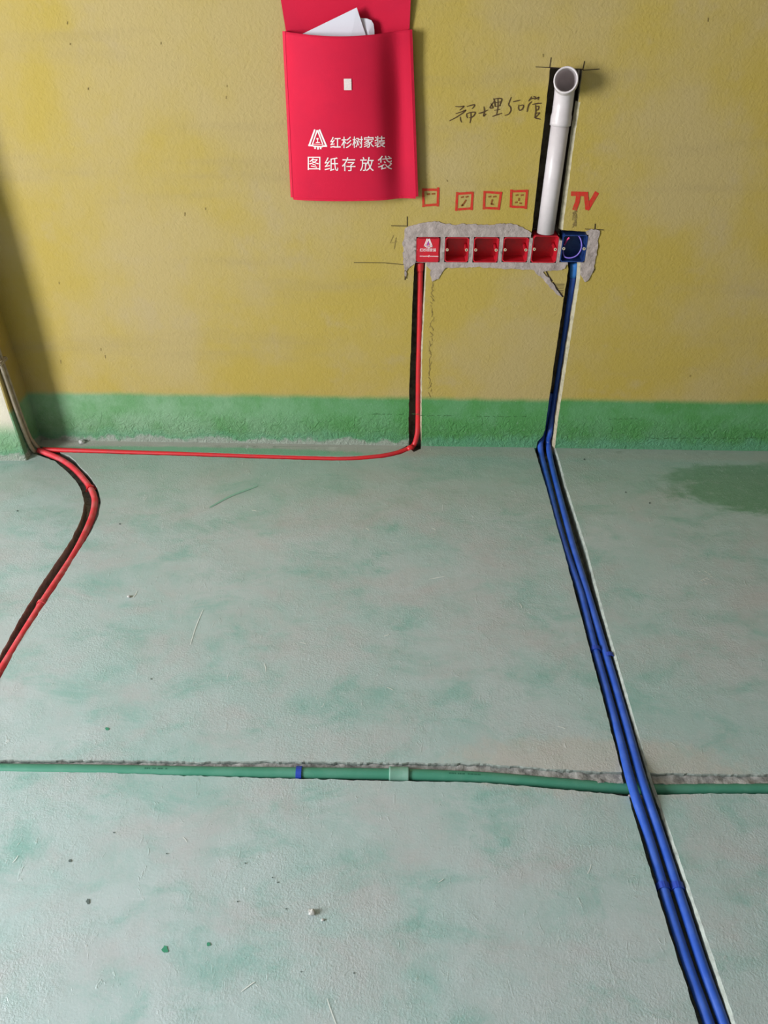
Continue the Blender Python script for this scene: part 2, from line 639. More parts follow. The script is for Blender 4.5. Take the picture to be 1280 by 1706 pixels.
# wall chases
red_slot = Wp([(692, 437), (690, 450), (687.5, 500), (684, 600), (682, 650), (681, 700), (681.5, 733)])
red_slot += [(red_slot[-1][0], -0.03)]
rr = Wp([(711.5, 437), (710.5, 450), (707, 520), (703.5, 600), (702.5, 700), (702.5, 735)])
ch_red, rh = chamfer(rr, 0.0042, 0.009)
red_slot += [(rh[-1][0], -0.03)] + rh[::-1]
bl = Wp([(946, 436), (947.3, 448), (935.5, 525), (924.4, 600), (908.3, 715), (905, 726), (896, 736)])
br = Wp([(967.5, 436), (966.5, 464), (945.5, 600), (930, 700), (926, 736)])
ch_blue, bh = chamfer([br[0]] + br[1:] + [(br[-1][0], -0.02)], 0.0075, 0.011)
blue_slot = bl + [(bl[-1][0] - 0.004, -0.045), (bh[-1][0], -0.045)] + bh[::-1]
prt = Wp([(967, 170), (955, 250), (938, 383)])
ch_pipe, ph = chamfer(prt, 0.010, 0.013)
pipe_slot = Wp([(917, 113), (971, 116)]) + ph + Wp([(930, 396), (884, 396), (886.5, 384), (899, 270), (908, 195)])
gap_slot = Wp([(932, 383), (978, 386), (978, 400), (932, 400)])

BOXPX = [(693.5, 394.5, 733.5, 436.5), (741, 394.5, 781.5, 436.5), (788.5, 394.5, 831, 437), (837.5, 394.5, 880.5, 436.5),
         (886, 391.5, 929.5, 437.5), (935, 390.5, 977.5, 436.5)]
BOX = []
for (x0, y0, x1, y1) in BOXPX:
    a, b = pw((x0 + x1) / 2, y0), pw((x0 + x1) / 2, y1)
    l, r = pw(x0, (y0 + y1) / 2), pw(x1, (y0 + y1) / 2)
    BOX.append((l[0], r[0], b[1], a[1]))


mort = Wp([(676, 381), (682, 375), (702, 371), (725, 368), (740, 372), (753, 374), (784, 373), (812, 375), (840, 372), (862, 374),
           (876, 381), (884, 388), (900, 395), (930, 395), (976, 396), (977, 386), (986, 381.5), (999, 384), (997, 398), (994.5, 424), (989, 446), (983, 463),
           (976, 469), (969, 458), (963, 445), (944, 441), (941, 447), (926, 450), (905, 452), (921, 472), (935, 490), (940, 498), (930, 492), (914, 475), (900, 461), (890, 450),
           (829, 446), (786, 444), (744, 446), (737, 453), (731, 464), (721, 468), (716, 458), (719, 449),
           (711, 443), (690, 440), (678, 449), (677, 464), (674, 455), (672.5, 435), (671, 407)])

wall_regs = [
    (mort, -0.0030, 3, 0.0021, 0.005, 0.0036),
    (pipe_slot, 0.062, 2, 0.003, 0.008, 0.0010),
    (gap_slot, 0.05, 2, 0.003, 0.008, 0.0015),
    (red_slot, 0.045, 2, 0.003, 0.010, 0.0012),
    (blue_slot, 0.068, 2, 0.003, 0.010, 0.0014),
    ch_red, ch_blue, ch_pipe,
]
for (x0, x1, z0, z1) in BOX:
    wall_regs.append(([(x0, z0), (x1, z0), (x1, z1), (x0, z1)], 0.056, 2, 0.0, 0.5, 0.0))

RX0, RX1, RY0, ZC = -3.3, 2.6, -2.5, 2.75
wall, ps = slab('wall_back', [(RX0, -0.08), (RX1, -0.08), (RX1, ZC), (RX0, ZC)], wall_regs, (-1.3, 1.3, 0.0, 1.45), 0.022,
                lambda p, d: Vector((p.x, D + d, p.y)), ['wall', 'plaster', 'masonry', 'mortar'], 0.0003,
                dense=(BOX[0][0] - 0.05, BOX[5][1] + 0.05, BOX[0][2] - 0.12, BOX[0][3] + 0.06, 0.006))
struct(wall)
for g, (v, f) in ps.items():
    o = pmesh('mortar_patch', v, f, 'mortar', wall, True)
    o['label'] = 'rough grey mortar packed around the row of boxes'

# floor chases
b_left = Fp([(889.5, 742), (896, 765), (909.5, 809), (924, 862), (943, 930), (961.5, 1000), (1037.5, 1290), (1068, 1400),
             (1113, 1545), (1162, 1700), (1215, 1860), (1330, 2200)])
b_right = Fp([(924, 742), (932, 764), (943, 806), (961, 862), (978, 914), (1000.5, 1000), (1083.5, 1290), (1122, 1400),
              (1172, 1545), (1224, 1700), (1280, 1860), (1410, 2200)])
ch_floor, fh = chamfer([(b_right[0][0], D + 0.03)] + b_right, 0.0045, 0.005, 1, 0.007, 0.0012)
blue_trench = [(b_left[0][0], D + 0.03)] + b_left + fh[::-1]
r1c = [(40, 749), (70, 750), (120, 751.5), (220, 754.5), (320, 757.5), (420, 761), (500, 763.5), (570, 765), (610, 763), (640, 760), (665, 754.5), (682, 747)]
r1f = [Vector(pf(*p)) for p in r1c]
up_, dn_ = [], []
for i, p in enumerate(r1f):
    t = (r1f[min(i + 1, len(r1f) - 1)] - r1f[max(i - 1, 0)]).normalized()
    n_ = Vector((-t.y, t.x))
    up_.append(p + n_ * 0.017)
    dn_.append(p - n_ * 0.0095)
e_ = Vector((red_slot[-7][0], D + 0.03))
red_trench = [tuple(p) for p in up_] + [(rr[-1][0] - 0.042, D + 0.02), (rr[-1][0] - 0.001, D + 0.02), (pf(702, 744)[0], D - 0.018), pf(690, 753)] + [tuple(p) for p in dn_[::-1]]
r2l = [(42, 752), (61, 757), (91, 768), (110, 784), (127, 802), (136, 818), (140, 838), (137, 858), (129, 878), (118, 900), (107, 917), (91, 940), (61, 985), (30, 1036), (0, 1092), (-60, 1200), (-330, 1690)]
r2r = [(60, 742), (84, 747), (115, 759), (124, 766), (135, 779), (148, 791), (162, 811), (168, 836), (163.5, 860), (152, 885), (143, 900), (122, 932), (100.5, 968), (73, 1009), (36.5, 1063), (0, 1131), (-50, 1230), (-300, 1700)]
red_trench2 = Fp(r2l) + Fp(r2r)[::-1]
g_up = [(-480, 1262), (-80, 1265), (0, 1266), (170, 1266), (340, 1269), (400, 1268), (600, 1270), (800, 1272), (900, 1279), (1000, 1286), (1090, 1288), (1280, 1290), (1400, 1291), (1900, 1300)]
g_mid = [(-480, 1271), (-80, 1274), (0, 1275), (170, 1276), (340, 1279), (400, 1280), (600, 1283), (800, 1286), (900, 1293), (1000, 1300), (1090, 1302), (1280, 1303), (1400, 1303), (1900, 1312)]
g_dn = [(-480, 1277), (-80, 1281), (0, 1283.5), (170, 1287), (340, 1293), (400, 1295), (600, 1300), (800, 1304), (900, 1312), (1000, 1321), (1045, 1326), (1100, 1324), (1280, 1322), (1400, 1322), (1900, 1331)]
green_trench = Fp(g_up) + Fp(g_dn)[::-1]
green_bank = Fp(g_up) + Fp(g_mid)[::-1]
floor_regs = [
    (green_trench, 0.036, 3, 0.003, 0.007, 0.0022),
    (green_bank, 0.010, 3, 0.0055, 0.007, 0.0026),
    (red_trench, 0.022, 3, 0.002, 0.008, 0.0012),
    (red_trench2, 0.040, 3, 0.003, 0.009, 0.0016),
    (blue_trench, 0.045, 2, 0.003, 0.008, 0.0014),
    ch_floor,
]
floor, _ = slab('floor', [(RX0, RY0), (RX1, RY0), (RX1, D), (RX0, D)], floor_regs, (-1.35, 1.3, 0.35, D - 0.005), 0.020,
                lambda p, d: Vector((p.x, p.y, -d)), ['floor', 'screed', 'trenchside', 'rubble'], 0.0007, skin=0.005)
struct(floor)

# pier that stands out from the wall at the left
pe = pf(45, 768)
PX, PY = pe[0], pe[1]
vs, fs = [], []
zs = [-0.05, 0.0, 0.05, 0.1, 0.15, 0.2, 0.3, 0.45, 0.6, 0.9, 1.3, 1.8, ZC]
prof = [(PX - 0.42, D), (PX - 0.42, PY), (PX - 0.2, PY), (PX - 0.006, PY), (PX - 0.0015, PY + 0.0015), (PX, PY + 0.006), (PX, PY + 0.05), (PX, D)]
for z in zs:
    for k, (x, y) in enumerate(prof):
        j = noise.noise(Vector((x * 9, y * 9, z * 14))) * (0.003 if 1 < k < 7 else 0)
        vs.append((x + j, y - j * 0.6, z))
mi = []
for i in range(len(zs) - 1):
    for k in range(len(prof) - 1):
        a = i * len(prof) + k
        fs.append((a, a + 1, a + 1 + len(prof), a + len(prof)))
        mi.append(0 if k < 3 else 1)
pier = pmesh('wall_pier', vs, fs, ['pier', 'wall'], None, False, mi)
struct(pier)

# remaining shell of the room: ceiling, right and rear wall, left wall with a window that lets the daylight in
WY0, WY1, WZ0, WZ1 = -1.00, 0.45, 0.60, 2.30
struct(bbox_mesh('ceiling', [(RX0 - 0.2, RX1 + 0.2, RY0 - 0.2, D + 0.2, ZC, ZC + 0.12)], 'ceil'))
struct(bbox_mesh('wall_right', [(RX1, RX1 + 0.15, RY0 - 0.15, D + 0.15, -0.08, ZC)], 'shell'))
struct(bbox_mesh('wall_rear', [(RX0 - 0.1, RX1, RY0 - 0.15, RY0, -0.08, ZC)], 'shell'))
struct(bbox_mesh('wall_left', [(RX0 - 0.1, RX0, RY0, WY0, -0.08, ZC), (RX0 - 0.1, RX0, WY1, D, -0.08, ZC),
                               (RX0 - 0.1, RX0, WY0, WY1, -0.08, WZ0), (RX0 - 0.1, RX0, WY0, WY1, WZ1, ZC)], 'shell'))
win = bpy.data.objects.new('window_1', None)
C.objects.link(win)
struct(win)
win.location = (RX0, -0.275, WZ0)
fw = 0.045
kids = [bbox_mesh('window_stile', [(RX0 - 0.08, RX0 - 0.03, WY0, WY0 + fw, WZ0, WZ1)], 'frame'),
        bbox_mesh('window_stile', [(RX0 - 0.08, RX0 - 0.03, WY1 - fw, WY1, WZ0, WZ1)], 'frame'),
        bbox_mesh('window_rail', [(RX0 - 0.08, RX0 - 0.03, WY0 + fw, WY1 - fw, WZ0, WZ0 + fw)], 'frame'),
        bbox_mesh('window_rail', [(RX0 - 0.08, RX0 - 0.03, WY0 + fw, WY1 - fw, WZ1 - fw, WZ1)], 'frame')]
adopt(win, *kids)

# ------------------------------------------------------------------ socket boxes
def socket_box(i, name, mat, label, cover=False):
    x0, x1, z0, z1 = BOX[i]
    x0 += 0.001; x1 -= 0.001; z0 += 0.001; z1 -= 0.001
    cx, cz = (x0 + x1) / 2, (z0 + z1) / 2
    t = 0.0024
    yf, yb = D - 0.0035, D + 0.050
    e = thing(name, label, 'socket box', (cx, D, z0), 'electrical boxes in the mortar strip')

    def ringp(m, y):
        c = 0.005
        X0, X1, Z0, Z1 = x0 + m, x1 - m, z0 + m, z1 - m
        return [Vector(p) for p in ((X0 + c, y, Z0), (X1 - c, y, Z0), (X1, y, Z0 + c), (X1, y, Z1 - c), (X1 - c, y, Z1),
                                    (X0 + c, y, Z1), (X0, y, Z1 - c), (X0, y, Z0 + c))]
    rings = [ringp(0, yb), ringp(0, yf), ringp(t, yf), ringp(t, yb - t)]
    vs, fs = [], []
    for r in rings:
        vs += r
    for k in range(3):
        for j in range(8):
            a, b = k * 8 + j, k * 8 + (j + 1) % 8
            fs.append((b, a, a + 8, b + 8))
    fs.append(tuple(24 + j for j in range(8))[::-1])
    fs.append(tuple(range(8)))
    kids = [pmesh('box_body', vs, fs, mat)]
    for s in (-1, 1):
        lx = cx + s * ((x1 - x0) / 2 - t - 0.0042)
        pv, pfc = sweep([Vector((lx, yb - t, cz)), Vector((lx, yf + 0.001, cz))], 0.0050, 14)
        kids.append(pmesh('screw_post', pv, pfc, mat))
        # brass insert: a flat ring; a dark disc paints the shade inside it
        rv, rf = [], []
        for k in range(16):
            a = 2 * math.pi * k / 16
            for (r, y) in ((0.0042, yf + 0.001), (0.0042, yf - 0.0006), (0.0021, yf - 0.0006), (0.0021, yf + 0.001)):
                rv.append(Vector((lx + r * math.cos(a), y, cz + r * math.sin(a))))
        for k in range(16):
            k2 = (k + 1) % 16
            for q in range(3):
                rf.append((k * 4 + q, k2 * 4 + q, k2 * 4 + q + 1, k * 4 + q + 1))
        ring = pmesh('brass_insert', rv, rf, 'brass')
        hv = [Vector((lx + 0.0022 * math.cos(2 * math.pi * k / 12), yf + 0.0004, cz + 0.0022 * math.sin(2 * math.pi * k / 12))) for k in range(12)]
        bore_shade = pmesh('bore_shade', hv, [tuple(range(12))], 'boreshade')
        kids += [ring, bore_shade]
    adopt(e, *kids)
    return e


socket_box(0, 'socket_box', 'redbox', 'red plastic electrical box closed by a printed red cover plate')
socket_box(1, 'socket_box', 'redbox', 'open red electrical box next to the one with the cover plate')
socket_box(2, 'socket_box', 'redbox', 'open red electrical box, third in the row from the covered one')
socket_box(3, 'socket_box', 'redbox', 'open red electrical box, fourth in the row, left of the white pipe')
socket_box(4, 'socket_box', 'redbox', 'open red electrical box directly under the white pipe end')
socket_box(5, 'socket_box', 'bluebox', 'dark blue electrical box at the right end of the row')


# ------------------------------------------------------------------ lettering
def text_verts(s, size, bold=0.0):
    cu = bpy.data.curves.new('lettering', 'FONT')
    cu.body = s
    cu.size = size
    cu.offset = bold
    cu.align_x = 'LEFT'
    cu.resolution_u = 3
    o = bpy.data.objects.new('lettering', cu)
    C.objects.link(o)
    dg = bpy.context.evaluated_depsgraph_get()
    dg.update()
    me = bpy.data.meshes.new_from_object(o.evaluated_get(dg))
    vs = [Vector((v.co.x, v.co.y)) for v in me.vertices]
    fs = [tuple(p.vertices) for p in me.polygons]
    bpy.data.objects.remove(o)
    bpy.data.curves.remove(cu)
    bpy.data.meshes.remove(me)
    return vs, fs


def fit(vs, x0, y0, x1, y1):
    ax, bx = min(v.x for v in vs), max(v.x for v in vs)
    ay, by = min(v.y for v in vs), max(v.y for v in vs)
    return [Vector((x0 + (v.x - ax) / (bx - ax) * (x1 - x0), y0 + (v.y - ay) / (by - ay) * (y1 - y0))) for v in vs]


def tree_logo():
    """strokes of the printed tree emblem in a unit square, with widths"""
    return [([(0.34, 1.0), (0.04, 0.16)], 0.085), ([(0.60, 1.0), (0.96, 0.14)], 0.085),
            ([(0.47, 0.97), (0.22, 0.24), (0.78, 0.22), (0.50, 0.97)], 0.075),
            ([(0.02, 0.18), (0.24, 0.16)], 0.085), ([(0.76, 0.14), (0.98, 0.14)], 0.085),
            ([(0.28, 0.13), (0.74, 0.10)], 0.07), ([(0.36, 0.10), (0.36, 0.01)], 0.08), ([(0.52, 0.09), (0.52, -0.02)], 0.09),
            ([(0.66, 0.08), (0.66, 0.0)], 0.08), ([(0.46, 0.53), (0.52, 0.53)], 0.08), ([(0.42, 0.33), (0.60, 0.33)], 0.05),
            ([(0.50, 0.52), (0.50, 0.34)], 0.04)]


# cover plate with its print on the first box
x0, x1, z0, z1 = BOX[0]
b0 = [o for o in C.objects if o.name == 'socket_box'][0]
plate = bbox_mesh('cover_plate', [(x0 + 0.004, x1 - 0.004, D - 0.0062, D - 0.0046, z0 + 0.004, z1 - 0.004)], 'redbox', None, 0.0006)
yp = D - 0.0066


def on_plate(q):
    return Vector((q.x, yp, q.y))


lv, lf = [], []
gx, gz, gs = (x0 + x1) / 2 - 0.013, z0 + 0.0445, 0.026
for pl, wd in tree_logo():
    a, b = ribbon([[(gx + p[0] * gs, gz + p[1] * gs) for p in pl]], wd * gs * 1.25, on_plate)
    lf += [tuple(i + len(lv) for i in f) for f in b]
    lv += a
emblem = pmesh('printed_emblem', lv, lf, 'print')
v_, f_ = ribbon([[(gx + 0.45 * gs, gz + 0.30 * gs), (gx + 0.5 * gs, gz + 0.62 * gs)]], 0.14 * gs, lambda q: Vector((q.x, yp - 0.0002, q.y)))
vio = pmesh('violet_print', v_, f_, 'violet')
tv, tf = text_verts('红杉树家装', 0.012, 0.012 * 0.008)
tv = fit(tv, x0 + 0.011, z0 + 0.033, x1 - 0.012, z0 + 0.0435)
let = pmesh('printed_characters', [on_plate(q) for q in tv], tf, 'print')
dv, df = [], []
rnd = random.Random(2)
for k in range(13):
    if k == 6:
        continue
    cx = x0 + 0.012 + k * 0.0043
    a, b = ribbon([[(cx, z0 + 0.0195), (cx + 0.0028, z0 + 0.0195 + rnd.uniform(-.0004, .0004))]], 0.0018, on_plate)
    df += [tuple(i + len(dv) for i in f) for f in b]
    dv += a
a, b = ribbon([[(x0 + 0.0385, z0 + 0.0175), (x0 + 0.0392, z0 + 0.0225)]], 0.0022, on_plate)
df += [tuple(i + len(dv) for i in f) for f in b]
dv += a
small = pmesh('printed_small_line', dv, df, 'print')
adopt(b0, plate)
for k in (emblem, vio, let, small):
    k.parent = plate
plate['label'] = 'red cover plate printed with a white tree emblem and characters'

# ------------------------------------------------------------------ conduits
# red conduit: box 1 -> wall chase -> along the wall foot -> corner
yw = D + 0.019
p1 = [W3(700, 437, yw), W3(700, 470, yw), W3(699.3, 520, yw), W3(698.3, 570, yw), W3(697.2, 620, yw), W3(696.8, 670, yw), W3(696.6, 700, yw - 0.002),
      W3(695.5, 722, yw - 0.012)]
floor_leg = [(690, 741, 0.004), (680, 748, -0.004), (664, 754, -0.007), (640, 759.5, -0.008), (605, 763.2, -0.009), (570, 765, -0.0095), (500, 763.3, -0.0095),
             (420, 760.7, -0.0095), (320, 757.3, -0.0085), (220, 754.2, -0.006), (140, 751.3, -0.001), (100, 750, 0.002), (72, 749, 0.004)]
p1 += [F3(*q) for q in floor_leg]
path1 = catmull(p1)
e = thing('red_conduit', 'red plastic conduit dropping from the covered box and running along the wall foot', 'conduit', tuple(p1[-1]))
k1 = tube('conduit_tube', path1, 0.0088, 'red')
k2 = tube('adapter', [W3(700, 436.5, yw), W3(700, 440, yw), W3(700, 449, yw), W3(700, 452, yw)], [0.0118, 0.0118, 0.0108, 0.0095], 'red')
a, b = F3(688, 744.5, 0.001), F3(679, 749, -0.003)
k3 = tube('coupling_ring', [a, a.lerp(b, 0.3), a.lerp(b, 0.7), b], [0.0092, 0.0112, 0.0112, 0.0092], 'red')
adopt(e, k1, k2, k3)

# red conduit curving away over the floor
p2 = [(64, 750, 0.006), (80, 756, 0.0), (102, 766, -0.006), (124.5, 782, -0.010), (147, 808, -0.012), (156.5, 826, -0.012), (158, 840, -0.012), (152.5, 864, -0.012), (137, 899, -0.011), (120, 930, -0.009),
      (85, 983, -0.007), (70, 1006, -0.007), (41, 1053, -0.006), (0, 1120, -0.006), (-50, 1203, 0.006), (-82, 1265, 0.018), (-110, 1310, 0.016), (-310, 1680, -0.006)]
path2 = catmull([F3(*q) for q in p2])
e = thing('red_conduit', 'red plastic conduit curving out of the corner across the left floor', 'conduit', tuple(path2[-1]))
adopt(e, tube('conduit_tube', path2, 0.0102, 'red_dusty'))


def clip(name, label, p, tdir, r, mat, wid=0.012, group=None, tab=0):
    """saddle clip bent over a conduit, with a flange on each side"""
    t = Vector(tdir).normalized()
    up = Vector((0, 0, 1))
    up = (up - t * up.dot(t)).normalized()
    s = t.cross(up)
    prof = [(-r - 0.007, -r * 0.55), (-r - 0.001, -r * 0.55)]
    for k in range(9):
        a = math.pi * (1 - k / 8)
        prof.append(((r + 0.0012) * math.cos(a), (r + 0.0012) * math.sin(a)))
    prof += [(r + 0.001, -r * 0.55), (r + 0.007, -r * 0.55)]
    outer = []
    n = len(prof)
    for k in range(n):
        x, z = prof[k]
        if 2 <= k <= n - 3:
            l = math.hypot(x, z)
            outer.append((x * (l + 0.0018) / l, z * (l + 0.0018) / l))
        else:
            outer.append((x, z + 0.0018))
    vs, fs = [], []
    for u in (-wid / 2, wid / 2):
        for q in prof + outer:
            vs.append(Vector(p) + t * u + s * q[0] + up * q[1])
    for k in range(n - 1):
        fs.append((k, k + 1, k + 1 + n, k + n)[::-1])
        fs.append((2 * n + k, 2 * n + k + 1, 3 * n + k + 1, 3 * n + k))
        fs.append((n + k, n + k + 1, 3 * n + k + 1, 3 * n + k)[::-1])
        fs.append((k, k + 1, 2 * n + k + 1, 2 * n + k))
    fs += [(0, n, 3 * n, 2 * n), (n - 1, 2 * n - 1, 4 * n - 1, 3 * n - 1)[::-1]]
    o = pmesh(name, vs, fs, mat)
    return tag(o, label, 'pipe clip', group)


clip('pipe_clip', 'small red clip on the bend of the floor conduit', F3(151, 814, -0.012), F3(156.5, 826, -0.012) - F3(147, 808, -0.012), 0.0104, 'red', 0.009)
clip('pipe_clip', 'small red clip halfway along the straight floor conduit', F3(70, 1006, -0.007), F3(41, 1053, -0.006) - F3(85, 983, -0.007), 0.0104, 'red_dusty', 0.009)

# dusty conduits climbing the pier
dx = PX + 0.008
top_ = 1.6


def P3(y, z, dx_=0.009):
    return Vector((PX + dx_, y, z))


c0 = F3(66, 751, 0.004)
e = tag(tube('dusty_conduit', catmull([P3(PY + 0.020, 1.5), P3(PY + 0.022, 0.9), P3(PY + 0.028, 0.5), P3(PY + 0.034, 0.30), P3(PY + 0.040, 0.14), P3(PY + 0.050, 0.06), Vector((c0.x - 0.004, c0.y + 0.006, 0.013))], 0.02), 0.0066, 'dust', None, 12),
        'dust-coloured conduit climbing the pier, the one nearer the back wall', 'conduit')
e.name = 'dusty_conduit'
e = tag(tube('dusty_conduit', catmull([P3(PY + 0.002, 1.5), P3(PY + 0.003, 0.9), P3(PY + 0.008, 0.5), P3(PY + 0.017, 0.35), P3(PY + 0.020, 0.22), P3(PY + 0.024, 0.12), P3(PY + 0.035, 0.04), Vector((c0.x - 0.012, c0.y - 0.012, 0.008))], 0.02), 0.0066, 'dust', None, 12),
        'dust-coloured conduit climbing the pier, the one nearer the pier edge', 'conduit')
tag(bbox_mesh('pipe_clip', [(PX - 0.001, PX + 0.021, PY - 0.004, PY + 0.050, 0.355, 0.368)], 'dust', None, 0.003), 'dusty clip across the two pier conduits', 'pipe clip')

# blue conduits
ywb = D + 0.026
zb = -0.012


def bl_floor(l):
    out = []
    for (x, y) in l:
        z = zb + 0.018 * math.exp(-((y - 1312) / 70.0) ** 2)
        out.append(F3(x, y, z))
    return out


pb1 = [W3(957.5, 440, ywb), W3(955.5, 462, ywb), W3(950, 500, ywb + 0.006), W3(943, 550, ywb + 0.016), W3(935.5, 600, ywb + 0.021), W3(927.5, 650, ywb + 0.021), W3(920.5, 695, ywb + 0.014), W3(916, 722, ywb - 0.008)]
pb1 += [F3(913.5, 738, 0.004)]
pb1 += bl_floor([(918, 768), (924, 794), (939, 851), (956, 914), (983, 1000), (1005.5, 1075), (1028, 1150), (1054.5, 1244), (1073, 1309), (1103.5, 1400), (1144, 1526), (1173, 1615), (1206, 1705), (1260, 1860), (1382, 2190)])
path = catmull(pb1)
e = thing('blue_conduit', 'right-hand blue conduit rising from the floor chase into the blue box', 'conduit', tuple(path[-1]))
ad = [W3(957.7, 437, ywb), W3(957.4, 443, ywb), W3(956, 456, ywb), W3(955.5, 462, ywb)]
adopt(e, tube('conduit_tube', path, 0.0098, 'blue'), tube('adapter', ad, [0.0145, 0.0145, 0.0125, 0.0105], 'bluefit'))
pb2 = [W3(918, 655, D + 0.055), W3(910, 700, D + 0.053), W3(905, 726, D + 0.040), W3(900.5, 738, D + 0.014)]
pb2 += bl_floor([(902, 757), (905.5, 772), (917, 819), (930, 872), (944.5, 920.6), (967, 985), (972, 1003), (990, 1075), (1011, 1150), (1036.5, 1244), (1053.5, 1309), (1082.5, 1400), (1120, 1526), (1149, 1615), (1181, 1705), (1233, 1860), (1350, 2190)])
path = catmull(pb2)
e = tag(tube('blue_conduit', path, 0.0098, 'blue'), 'left-hand blue conduit in the floor chase, parallel to its twin', 'conduit')

for (x, y, l) in ((992.5, 1083, 'blue clip on the left blue conduit above the pipe crossing'), (1015, 1094, 'blue clip on the right blue conduit above the pipe crossing'),
                  (1105, 1478, 'blue clip on the left blue conduit near the bottom of the picture'), (1128.5, 1478, 'blue clip on the right blue conduit near the bottom of the picture')):
    p = F3(x, y, zb)
    clip('pipe_clip', l, p, F3(x + 27, y + 90, zb) - p, 0.0099, 'blueclip', 0.012, 'clips on the blue conduits')
a = F3(1046, 1331, -0.017)
tag(bbox_mesh('spacer_strip', [(a.x, a.x + 0.045, a.y - 0.004, a.y + 0.004, -0.014, -0.0062)], 'white', None, 0.001), 'small white plastic strip under the blue conduits at the crossing', 'strip')

# green water pipe
gp = [(-470, 1276, -.006), (-80, 1279.5, -.006), (0, 1281.5, -.007), (170, 1283.5, -.007), (340, 1286.5, -.008), (500, 1288, -.008), (665, 1290.3, -.009), (800, 1295.5, -.011), (900, 1303, -.016), (1000, 1311, -.021), (1070, 1315, -.023), (1150, 1315.5, -.020), (1280, 1315, -.018), (1400, 1315, -.018), (1890, 1324, -.018)]
gpath = catmull([F3(*q) for q in gp], 0.02)
e = thing('green_water_pipe', 'long green plastic water pipe lying in the floor chase', 'pipe', tuple(gpath[0]))
pm = F3(665, 1290.3, -.009)
cut = min(range(len(gpath)), key=lambda i: (gpath[i] - pm).length)
seg1 = tube('pipe_length', gpath[:cut + 1], 0.0123, 'green', None, 20)
seg2 = tube('pipe_length', gpath[cut:], 0.0123, 'green', None, 20)
td = (gpath[cut + 2] - gpath[cut - 2]).normalized()
cv = [pm - td * 0.0215, pm - td * 0.0210, pm - td * 0.0195, pm - td * 0.017, pm + td * 0.017, pm + td * 0.0195, pm + td * 0.0210, pm + td * 0.0215]
cpl = tube('coupling', cv, [0.0125, 0.0162, 0.0168, 0.0163, 0.0163, 0.0168, 0.0162, 0.0125], 'greenfit', None, 24)
cpl['label'] = 'paler green coupling sleeve'
adopt(e, seg1, seg2, cpl)
# faint print on the pipe
rnd = random.Random(5)
for (xa, xb, yc) in ((240, 277, 1283.5), (742, 800, 1291)):
    vs, fs = [], []
    x = xa
    while x < xb:
        wpx = rnd.uniform(1.2, 3.0)
        if rnd.random() < 0.85:
            q0, q1 = F3(x, yc, 0.0035), F3(x + wpx, yc, 0.0035)
            s = len(vs)
            for q, dz in ((q0, 0), (q1, 0), (q1, 1), (q0, 1)):
                i = min(range(len(gpath)), key=lambda k: abs(gpath[k].x - q.x))
                j = min(len(gpath) - 2, max(0, i - (1 if gpath[i].x > q.x else 0)))
                f = (q.x - gpath[j].x) / (gpath[j + 1].x - gpath[j].x)
                c = gpath[j].lerp(gpath[j + 1], f)
                ang = math.radians(78 + dz * 16)
                vs.append(c + Vector((0, -math.cos(ang) * 0.0126, math.sin(ang) * 0.0126)))
            fs.append((s, s + 1, s + 2, s + 3))
        x += wpx + rnd.uniform(0.6, 1.4)
    o = pmesh('printed_line', vs, fs, 'printdark')
    adopt(e, o)
p = F3(498.5, 1288, -.008)
clip('pipe_clip', 'blue clip around the green pipe left of its coupling', p, td, 0.0124, 'blueclip', 0.012)

# ------------------------------------------------------------------ white drain pipe
def hollow(name, path, ro, ri, mat, seg=32):
    v1, f1 = sweep(path, ro, seg, False)
    v2, f2 = sweep(path, ri, seg, False)
    n = len(v1)
    fs = list(f1) + [tuple(i + n for i in f)[::-1] for f in f2]
    m = (len(path) - 1) * seg
    for k in range(seg):
        k2 = (k + 1) % seg
        fs.append((m + k, m + k2, n + m + k2, n + m + k))
        fs.append((k2, k, n + k, n + k2))
    return pmesh(name, v1 + v2, fs, mat, None, True)


yp_ = D + 0.010
bot = W3(909, 387.5, yp_)
topp = W3(934, 205, yp_)
axis = (topp - bot).normalized()
e = thing('drain_pipe', 'white plastic drain pipe standing in the wall chase with an open elbow on top', 'pipe', tuple(bot))
body = hollow('pipe_body', [bot, bot.lerp(topp, 0.5), topp], 0.0250, 0.0228, 'white')
oc = W3(943.2, 133, D - 0.055)                  # centre of the open mouth
od = Vector((-0.20, -0.93, 0.30)).normalized()
s0 = topp - axis * 0.035 + axis * 0.03
q = [s0, s0 + axis * 0.035, s0 + axis * 0.062, None, oc - od * 0.030, oc - od * 0.012, oc]
q[3] = (q[2] + q[4]) / 2 + axis * 0.016 + Vector((0, 0.006, 0))
ep = catmull(q, 0.006)
n_ = len(ep)
ro = []
for i in range(n_):
    t = i / (n_ - 1)
    ro.append(0.0282 if t < 0.16 else (0.0265 if t < 0.62 else 0.0265 + 0.0048 * min(1, (t - 0.62) / 0.12)))
elb = hollow('elbow', ep, ro, [r - 0.0042 for r in ro], 'white')
adopt(e, body, elb)

